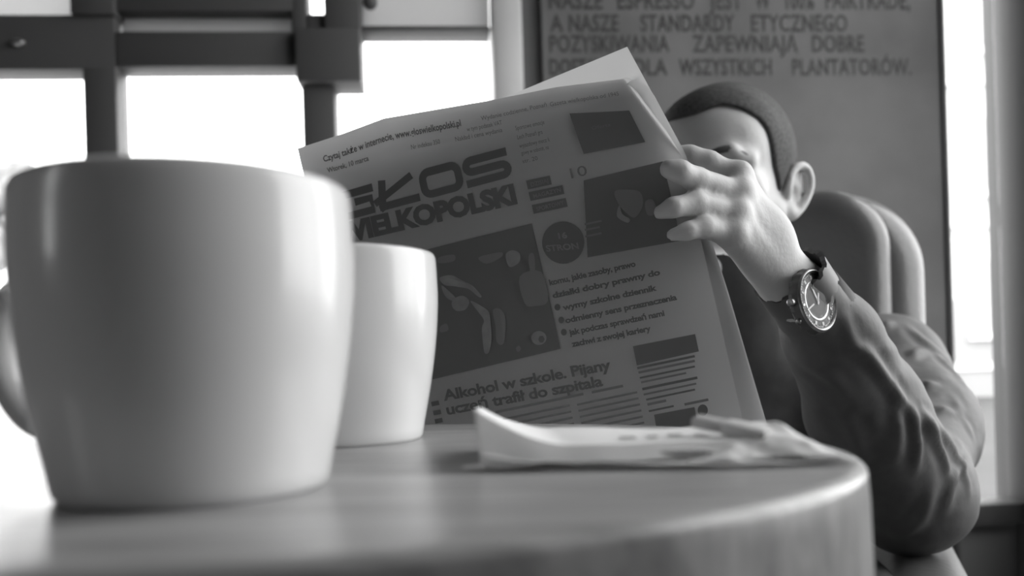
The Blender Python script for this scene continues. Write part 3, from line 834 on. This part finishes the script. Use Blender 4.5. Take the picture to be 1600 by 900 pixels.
# ears
for s in (-1, 1):
    Re = np.array(Matrix.Rotation(math.radians(s * -22), 3, 'Z') @ Matrix.Rotation(math.radians(-8), 3, 'X'))
    e0 = Vector((s * .0755, .018, -.012)); RM = Matrix(Re.tolist())
    def ep(x, y, z): return tuple(e0 + RM @ Vector((s * x, y, z)))
    hell(ep(.002, .004, .0), (.0050, .0170, .0290), .006, R=Re)
    rim = [(.004, -.012, -.004), (.007, -.014, .012), (.009, -.004, .027), (.011, .010, .029), (.012, .020, .018), (.012, .020, .002), (.010, .013, -.016), (.007, .003, -.028), (.004, -.006, -.027)]
    rim = [tuple(p) for p in catmull(rim, 4)]
    for i in range(len(rim) - 1): hcone(ep(*rim[i]), ep(*rim[i + 1]), .0036, .0036, .004)
    hell(ep(.006, -.002, -.027), (.0045, .008, .009), .005, R=Re)
    hell(ep(.011, .000, -.004), (.0095, .0085, .0120), .003, 'sub', R=Re)
    hell(ep(.011, .007, .015), (.0040, .0065, .0075), .004, 'sub', R=Re)
    hcone(ep(.004, -.010, -.008), ep(.005, -.009, -.001), .0045, .004, .003)
# neck and trunk
SH_L = W(1388, 578, 1.03); SH_R = Vector((0.085, 1.09, 0.775)); NB = Vector((0.315, 1.085, 0.835))
B_.cone(hp(0, .028, -.045), NB, .056, .060, .03)
B_.cone(hp(.0, .0, -.085), NB + Vector((-.005, -.02, 0)), .040, .052, .03)
B_.cone(NB + Vector((0, 0.01, -.02)), SH_L + Vector((-.03, 0, .0)), .050, .045, .04); B_.cone(NB + Vector((0, 0.01, -.02)), SH_R + Vector((.03, 0, .0)), .050, .045, .04)
B_.ell((0.275, 1.10, 0.69), (.150, .095, .17), None, .04)
B_.ell((0.262, 1.06, 0.50), (.140, .100, .14), None, .05)
EL_L = W(1418, 768, 0.80); WR_L = W(1254, 462, 0.648)
B_.cone(SH_L + Vector((-.01, 0, 0)), EL_L, .045, .036, .03); B_.cone(EL_L, W(1292, 520, .672), .036, .028, .02)
# left hand, wrist to fingers
wa = W(1292, 520, .672)
B_.cone(wa, WR_L, .027, .0215, .012)
WR2 = W(1240, 445, .644)
B_.cone(WR_L, WR2, .0215, .0185, .012); B_.cone(W(1243, 438, .640), W(1232, 452, .646), .0155, .0155, .01)
MC = dict(i=W(1150, 278, .619), m=W(1152, 304, .6085), r=W(1147, 336, .6005), p=W(1141, 366, .5955))
roots = dict(i=W(1224, 412, .637), m=W(1220, 424, .635), r=W(1216, 436, .634), p=W(1212, 446, .634))
for q, r1, r2 in (('i', .0155, .0120), ('m', .016, .0118), ('r', .0155, .0112), ('p', .0145, .0105)):
    B_.cone(roots[q], MC[q], r1 - .0022, r2, .010)
B_.ell(tuple((WR2 + MC['m'] * 1.2) / 2.2 + Vector((0, .006, 0))), (.020, .016, .020), None, .02)
for q in 'imrp': B_.ell(tuple(MC[q] + Vector((.0015, -.003, .0015))), (.0098, .0098, .0098), None, .006)
# faint tendons on the back of the hand
for q in 'imr': B_.cone(roots[q] + Vector((0, -.0125, .0)), MC[q] + Vector((0, -.0085, 0)), .0030, .0035, .006)
fing = [
    [(MC['i'], .0100), (W(1106, 254, .6150), .0088), (W(1078, 244, .6135), .0078), (W(1050, 239, .6125), .0058)],
    [(MC['m'], .0102), (W(1088, 281, .5870), .0088), (W(1062, 268, .5755), .0079), (W(1045, 264, .5740), .0068)],
    [(MC['r'], .0098), (W(1086, 318, .5830), .0085), (W(1052, 324, .5735), .0070), (W(1031, 332, .5735), .0050)],
    [(MC['p'], .0090), (W(1100, 355, .5810), .0076), (W(1074, 361, .5755), .0062), (W(1050, 367, .5745), .0044)]]
for fg in fing: B_.chain([p for p, r in fg], [r for p, r in fg], .0035)
B_.chain([W(1222, 420, .646), W(1172, 380, .650), W(1120, 330, .642), W(1082, 306, .630)], [.016, .0125, .0100, .0085], .008)
# right arm and hand behind the paper, fingers over the paper's left edge
EL_R = Vector((-0.06, 0.86, 0.60)); WR_R = W(575, 590, .715)
B_.cone(SH_R, EL_R, .045, .036, .03); B_.cone(EL_R, WR_R, .036, .023, .02)
RK = [W(556, 478, .690), W(558, 508, .688), W(561, 538, .686), W(565, 566, .685)]
for q in RK: B_.cone(WR_R, q, .017, .0105, .012)
lead = []
for i, q in enumerate(RK):
    xe = 533 + i * 5
    B_.chain([q, W(xe - 20, 468 + i * 36, .665), W(xe - 8, 470 + i * 36, .630), W(xe + (20, 28, 24, 12)[i], 472 + i * 36, .6195)], [.0098, .0085, .0076, .0064], .0035)
B_.chain([WR_R, W(590, 520, .690), W(600, 480, .672)], [.015, .011, .0085], .006)
V_, Q = B_.mesh(); V_ = V_ - np.array(man.location)
body = np_mesh('body', V_, Q, M['skin'], man, relax=1)
del B_

# hair: a shell over the skull, cut along the hairline
HF = Field(HC - Vector((.14, .15, .12)), HC + Vector((.14, .16, .17)), 0.0019)
HF.ell(hp(0, .012, .031), (.0735, .094, .081), HRn, 0)
HF.ell(hp(0, -.030, -.036), (.061, .062, .072), HRn, .03)
HF.ell(hp(0, -.053, .038), (.058, .040, .044), HRn, .03)
HF.ell(hp(0, .050, -.02), (.055, .045, .062), HRn, .03)
sl, X = HF.sub(HF.lo, HF.lo + HF.h * (HF.n - 1))
hi = np.array(HR.inverted()); P = [X[i] - HC[i] for i in range(3)]
L_ = [hi[i, 0] * P[0] + hi[i, 1] * P[1] + hi[i, 2] * P[2] for i in range(3)]
ax_ = np.abs(L_[0])
# hairline height as a function of depth along the head (local y) and width
line = np.interp(L_[1], [-.12, -.085, -.075, -.065, -.055, -.045, -.033, -.020, -.006, .000, .010, .034, .048, .075, .11], [.060, .061, .062, .056, .043, .027, .010, -.002, -.014, -.014, .016, .010, -.040, -.062, -.070]).astype(np.float32)
cut = (line + .010 * np.exp(-((L_[0] - .022) / .022) ** 2) * (L_[1] < -.02) - L_[2]) * 0.8
thick = 0.0036 + 0.0040 * np.clip(-cut / 0.030, 0, 1) ** 0.7
HF.F = np.maximum(HF.F - thick.astype(np.float32), cut.astype(np.float32))
V_, Q = HF.mesh(); V_ = V_ - np.array(man.location)
np_mesh('hair', V_, Q, M['hair'], man, relax=1)
# brows and lashes
for s in (-1, 1):
    pts = [hp(s * x, y, z) for x, y, z in ((.010, -.0985, .0140), (.022, -.0975, .0185), (.036, -.0925, .0200), (.050, -.0785, .0140))]
    v, f = tube([MI @ Vector(p) for p in catmull(pts, 4)], [.0022 + .0022 * math.sin(math.pi * i / 12) for i in range(13)], 6); pydata('eyebrow', v, f, M['brow'], man)
    pts = [hp(s * x, y, z) for x, y, z in ((.0195, -.0865, -.0035), (.0265, -.0895, -.0062), (.0335, -.0895, -.0065), (.0440, -.0835, -.0030))]
    v, f = tube([MI @ Vector(p) for p in catmull(pts, 4)], .0019, 6); pydata('eyelashes', v, f, M['brow'], man)

# jacket
J = Field((-0.24, 0.60, 0.30), (0.62, 1.34, 0.96), 0.0034)
J.ell((0.282, 1.11, 0.70), (.175, .120, .17), None, 0)
J.ell((0.265, 1.07, 0.52), (.168, .128, .17), None, .05)
J.cone(NB + Vector((.01, .02, -.052)), SH_L + Vector((-.02, 0, -.008)), .058, .066, .04)
J.cone(NB + Vector((-.01, .02, -.052)), SH_R + Vector((.02, 0, -.008)), .058, .062, .04)
MID = W(1430, 668, .91)
J.chain([SH_L, MID, EL_L], [.068, .060, .054], .03)
F1 = W(1352, 640, .735)
J.chain([EL_L, F1, W(1300, 530, .680)], [.058, .048, .038], .02)
J.cone(W(1300, 530, .680), W(1260, 469, .652), .036, .0275, .012)
J.chain([SH_R, EL_R + Vector((.01, .0, .0)), lerp(EL_R, WR_R, .85)], [.066, .055, .034], .03)
# zip opening at the neck and collar
# stand-up collar: a sleeve round the neck, cut level under the chin
J.cone(Vector((.295, 1.065, .78)), Vector((.262, .990, .90)), .094, .082, .02)
J.cone(Vector((.292, 1.050, .84)), Vector((.262, .990, .96)), .076, .071, .004, 'sub')
sl, X = J.sub(J.lo, J.lo + J.h * (J.n - 1))
J.F = np.maximum(J.F, (X[2] - (.888 + (.92 - X[1]) * .14 - (X[0] - .26) * .12)).astype(np.float32))
V_, Q = J.mesh(); del J
# creases: ridges of cloth laid over the sleeve
bvh = BVHTree.FromPolygons([tuple(p) for p in V_], [tuple(int(i) for i in q) for q in Q])
def snap(px, py):
    o_ = Vector((0, 0, CAM_Z)); d_ = (W(px, py, 1.0) - o_).normalized()
    h_ = bvh.ray_cast(o_, d_)
    return h_[0]
folds = [
    ([(1322, 500), (1334, 540), (1350, 548), (1372, 575), (1400, 612), (1424, 640), (1436, 668)], .0052, .0065),
    ([(1436, 640), (1452, 660), (1470, 700), (1486, 745)], .0050, .0070),
    ([(1424, 640), (1434, 690), (1430, 735)], .0045, .0065),
    ([(1400, 615), (1405, 660), (1396, 720)], .0035, .0075),
    ([(1455, 655), (1485, 690), (1506, 730), (1515, 770)], .0040, .0070),
    ([(1345, 497), (1385, 505), (1440, 530), (1490, 575)], .0040, .0080),
    ([(1385, 545), (1430, 550), (1480, 570), (1506, 600)], .0045, .0075),
    ([(1400, 590), (1450, 600), (1500, 640)], .0045, .0070),
    ([(1430, 625), (1475, 640), (1518, 680)], .0042, .0065),
    ([(1500, 690), (1495, 740), (1475, 800)], .0040, .0070),
    ([(1455, 760), (1440, 810), (1400, 838)], .0040, .0080),
    ([(1250, 560), (1300, 590), (1340, 640)], .0030, .0080),
    ([(1300, 620), (1340, 690), (1350, 760)], .0030, .0090)]
me_ = bpy.data.meshes.new('tmp'); me_.from_pydata([tuple(p) for p in V_], [], [tuple(int(i) for i in q) for q in Q]); me_.update()
NO = np.zeros(len(V_) * 3); me_.vertices.foreach_get('normal', NO); NO = NO.reshape(-1, 3); bpy.data.meshes.remove(me_)
disp = np.zeros(len(V_))
for pts, h_, sg in folds:
    P3 = [snap(*p) for p in pts]; P3 = [p for p in P3 if p is not None]
    if len(P3) < 2: continue
    P3 = catmull(P3, 3); best = np.full(len(V_), 9.0); tap = np.zeros(len(V_)); nP = len(P3) - 1
    for i in range(len(P3) - 1):
        a = np.array(P3[i]); b = np.array(P3[i + 1]); ba = b - a
        t = np.clip(((V_ - a) @ ba) / (ba @ ba + 1e-12), 0, 1); dd = np.linalg.norm(V_ - a - t[:, None] * ba, axis=1)
        tap = np.where(dd < best, np.sin(np.pi * np.clip((i + t) / nP, .04, .96)) ** .6, tap); best = np.minimum(best, dd)
    h_ *= .95; sg *= .70
    disp += tap * (h_ * np.exp(-(best / sg) ** 2) - h_ * 0.3 * np.exp(-((best - sg * 2.0) / sg) ** 2))
wob = np.array([noise.noise(Vector((p[0] * 14, p[1] * 14, p[2] * 22))) * .0022 + noise.noise(Vector((p[0] * 45, p[1] * 30, p[2] * 60))) * .0008 for p in V_])
V_ = V_ + NO * (disp + wob)[:, None] - np.array(man.location)
np_mesh('jacket', V_, Q, M['jacket'], man, relax=1)
v, f = tube([MI @ p for p in (W(1306, 540, .684), W(1288, 512, .672), W(1255, 452, .6535))], [.0385, .0345, .0275], 28, caps=False)
o = pydata('sleeve_cuff', v, f, M['jacket'], man); md = o.modifiers.new('t', 'SOLIDIFY'); md.thickness = .003
# shirt collar inside the jacket, trousers, shoes
v, f = tube([MI @ (NB + Vector((0, 0, -.03))), MI @ (NB + Vector((-.002, -.002, .012)))], [.070, .064], 32, caps=False)
o = pydata('shirt_collar', v, f, M['shirt'], man); md = o.modifiers.new('t', 'SOLIDIFY'); md.thickness = .003
T = Field((-0.15, 0.42, 0.0), (0.62, 1.25, 0.60), 0.006)
HIP = [Vector((.17, 1.05, .48)), Vector((.34, 1.05, .48))]; KN = [Vector((.09, .64, .52)), Vector((.33, .66, .52))]; AN = [Vector((.02, .66, .09)), Vector((.36, .74, .09))]
T.ell((.255, 1.05, .48), (.165, .115, .095), None, 0)
for h_, k_, a_ in zip(HIP, KN, AN):
    T.cone(h_, k_, .085, .062, .04); T.cone(k_, a_, .060, .045, .02)
V_, Q = T.mesh(); np_mesh('trousers', V_ - np.array(man.location), Q, M['trouser'], man, relax=2)
for a_ in AN:
    S_ = Field(a_ - Vector((.09, .28, .09)), a_ + Vector((.09, .12, .06)), 0.004)
    S_.cone(a_ + Vector((0, .02, -.045)), a_ + Vector((-.01, -.17, -.058)), .040, .030, .0); S_.cone(a_, a_ + Vector((0, .01, -.04)), .040, .042, .02)
    sl, X = S_.sub(S_.lo, S_.lo + S_.h * (S_.n - 1)); S_.F = np.maximum(S_.F, (0.002 - X[2]) + 0 * S_.F)
    V_, Q = S_.mesh(); np_mesh('shoe', V_ - np.array(man.location), Q, M['shoe'], man)

# ------------------------------------------------------------------ wristwatch
wc = W(1275.5, 470, .6165)
nrm = (Vector((0, -1, 0)) * math.cos(math.radians(38)) + Vector((.97, 0, .22)).normalized() * math.sin(math.radians(38))).normalized()
up = (W(1262, 425, .6165) - W(1288, 515, .6165)); up = (up - nrm * up.dot(nrm)).normalized(); rt = up.cross(nrm).normalized()
watch = tag(empty('wristwatch', wc), 'chunky dark wristwatch with a steel-rimmed round dial on the man\'s wrist', 'watch')
RW = Matrix((rt, up, nrm)).transposed().to_4x4()
watch.rotation_euler = RW.to_euler(); watch.scale = (1.08, 1.08, 1.08)
RR = .0222
n = 96; v = []
prof = [(.0175, -.0080), (.0205, -.0076), (.0222, -.0060), (.0228, -.003), (.0222, .0005), (.0215, .0018), (.0203, .0020), (.0196, .0010)]
def toothed(prof, n, amp, teeth, rows):
    v = []; f = []
    for j, (r, z) in enumerate(prof):
        for i in range(n):
            a = 2 * math.pi * i / n; rr_ = r + (amp if (i * teeth // n) % 2 == 0 and j in rows else 0)
            v.append((rr_ * math.cos(a), rr_ * math.sin(a), z))
    for j in range(len(prof) - 1):
        for i in range(n): f.append((j * n + i, j * n + (i + 1) % n, (j + 1) * n + (i + 1) % n, (j + 1) * n + i))
    f.append(tuple(range(n))[::-1])
    return v, f
v, f = toothed(prof[:5], n, .0009, 32, (2, 3)); pydata('watch_case', v, f, M['rubber'], watch, angle=30)
v, f = toothed([(.0222, .0002), (.0218, .0016), (.0208, .0022), (.0198, .0016), (.0192, .0004)], n, .0, 2, ()); pydata('bezel', v, f[:-1], M['steel'], watch, angle=50)
v, f = lathe([(.0001, .0002), (.0193, .0002)], 64); pydata('dial', v, f[:-1], M['dial'], watch)
v, f = lathe([(.0125, .0004), (.0132, .0007), (.0139, .0004)], 64); pydata('inner_ring', v, f[:-2], M['steel'], watch)
v, f = lathe([(.0001, .00035), (.0104, .00035)], 48); pydata('inner_dial', v, f[:-1], M['dial_dark'], watch)
def hand_box(name, ang, r0, r1, w, z=.0010, m=M['lume']):
    return box(name, -w / 2, w / 2, r0, r1, z, z + .0003, m, watch, mw=Matrix.Rotation(math.radians(ang), 4, 'Z'))
hand_box('hour_hand', 16, -.002, .0105, .0015); hand_box('minute_hand', -26, -.003, .0125, .0012, .0014); hand_box('second_hand', 105, .006, .0155, .0011, .0012)
for k in range(12):
    if k in (2, 3, 4): hand_box('hour_marker', k * 30, .0150, .0172, .0013, .0004, M['lume'] if k % 3 else M['steel'])
    else: hand_box('hour_marker', k * 30, .0152, .0176, .0018, .0004)
for k in range(60):
    if k % 5: hand_box('minute_marker', k * 6, .0178, .0188, .0004, .0004, M['steel'])
v, f = lathe([(.0001, .0026), (.012, .0024), (.0196, .0016)], 48); pydata('crystal', v, f[:-2], M['crystal'], watch)
v, f = lathe([(.0026, 0), (.0026, .004), (.002, .0046)], 16); pydata('crown', v, f, M['steel'], watch, mw=Matrix.Translation((-.0222, .004, -.003)) @ Matrix.Rotation(math.radians(-90), 4, 'Y'))
v, f = lathe([(.0018, 0), (.0018, .0032)], 12); pydata('pusher', v, f, M['steel'], watch, mw=Matrix.Translation((-.0205, -.009, -.003)) @ Matrix.Rotation(math.radians(24), 4, 'Z') @ Matrix.Rotation(math.radians(-90), 4, 'Y'))
# strap: a notched band round the wrist
axis = (W(1292, 520, .672) - W(1238, 442, .642)).normalized()
s_u = (nrm - axis * nrm.dot(axis)).normalized(); s_v = axis.cross(s_u).normalized()
sc_ = W(1243, 444, .6425)
WI = (Matrix.Translation(wc) @ RW @ Matrix.Scale(1.08, 4)).inverted()
n = 84; v = []; f = []
for i in range(n):
    a = 2 * math.pi * i / n
    for (rad, side) in ((.0272, -1), (.0272, 1), (.0235, 1), (.0235, -1)):
        hw = .0095 + (.0024 if (i // 3) % 2 == 0 else 0)
        rr_ = rad
        p = sc_ + s_u * math.cos(a) * (rr_ + .002) + s_v * math.sin(a) * rr_ + axis * side * hw
        v.append(WI @ p)
for i in range(n):
    j = (i + 1) % n
    for k in range(4): f.append((i * 4 + k, j * 4 + k, j * 4 + (k + 1) % 4, i * 4 + (k + 1) % 4))
pydata('strap', v, f, M['rubber'], watch, angle=30)

# ------------------------------------------------------------------ armchair
ch = tag(empty('leather_armchair', (0.315, 1.25, 0), (0, 0, math.radians(-22))), 'dark glossy leather armchair the man sits in, before the lettered wall', 'armchair')
def cushion(name, x0, x1, y0, y1, z0, z1, r, m=M['leather'], puff=0.0, seg=7):
    bm = box_bm(bmesh.new(), x0, x1, y0, y1, z0, z1, r, seg)
    return from_bm(name, bm, m, ch, True, angle=180)
cz = bwz
BT = W(1300, 308, 1.22).z
def rounded_panel(name, x0, x1, y0, y1, z0, z1, rc, bev):
    """an upright upholstered panel whose two upper corners are rounded by rc"""
    rings = []
    for k in range(9):
        a = math.pi * k / 8; ins = bev * (1 - math.sin(a)); y = lerp(y0 + bev, y1 - bev, k / 8) if k not in (0, 8) else (y0 if k == 0 else y1)
        y = (y0 + bev - bev * math.cos(a)) if k < 4 else ((y1 - bev - bev * math.cos(a)) if k > 4 else (y0 + y1) / 2)
        c = []
        for i in range(13):
            t = math.pi / 2 * i / 12; c.append((x1 - rc + (rc - ins) * math.cos(t), y, z1 - rc + (rc - ins) * math.sin(t)))
        for i in range(13):
            t = math.pi / 2 + math.pi / 2 * i / 12; c.append((x0 + rc + (rc - ins) * math.cos(t), y, z1 - rc + (rc - ins) * math.sin(t)))
        c += [(x0 + ins, y, z0), (x1 - ins, y, z0)]; rings.append(c)
    n = len(rings[0]); v = [p for r in rings for p in r]
    f = [(j * n + i, j * n + (i + 1) % n, (j + 1) * n + (i + 1) % n, (j + 1) * n + i) for j in range(8) for i in range(n)]
    f += [tuple(range(n))[::-1], tuple(8 * n + i for i in range(n))]
    return pydata(name, v, f, M['leather'], ch, angle=35)
rounded_panel('back_shell', -.335, .280, -.045, .13, .16, BT, .120, .055)
rounded_panel('back_cushion', -.275, .235, -.075, .05, .40, BT - .003, .085, .035)
cushion('seat_cushion', -.24, .24, -.52, .02, .28, .42, .05)
cushion('seat_base', -.29, .29, -.53, .08, .12, .30, .03)
AZ = W(1430, 862, .80).z
cushion('armrest', .19, .28, -.53, .06, .16, AZ, .040)
cushion('armrest', -.345, -.255, -.53, .06, .16, AZ, .040)
for x in (-.27, .27):
    for y in (-.48, .07):
        v, f = lathe([(.016, 0), (.024, .125)], 16); pydata('leg', v, f, M['metal_dark'], ch, mw=Matrix.Translation((x, y, 0)), angle=60)
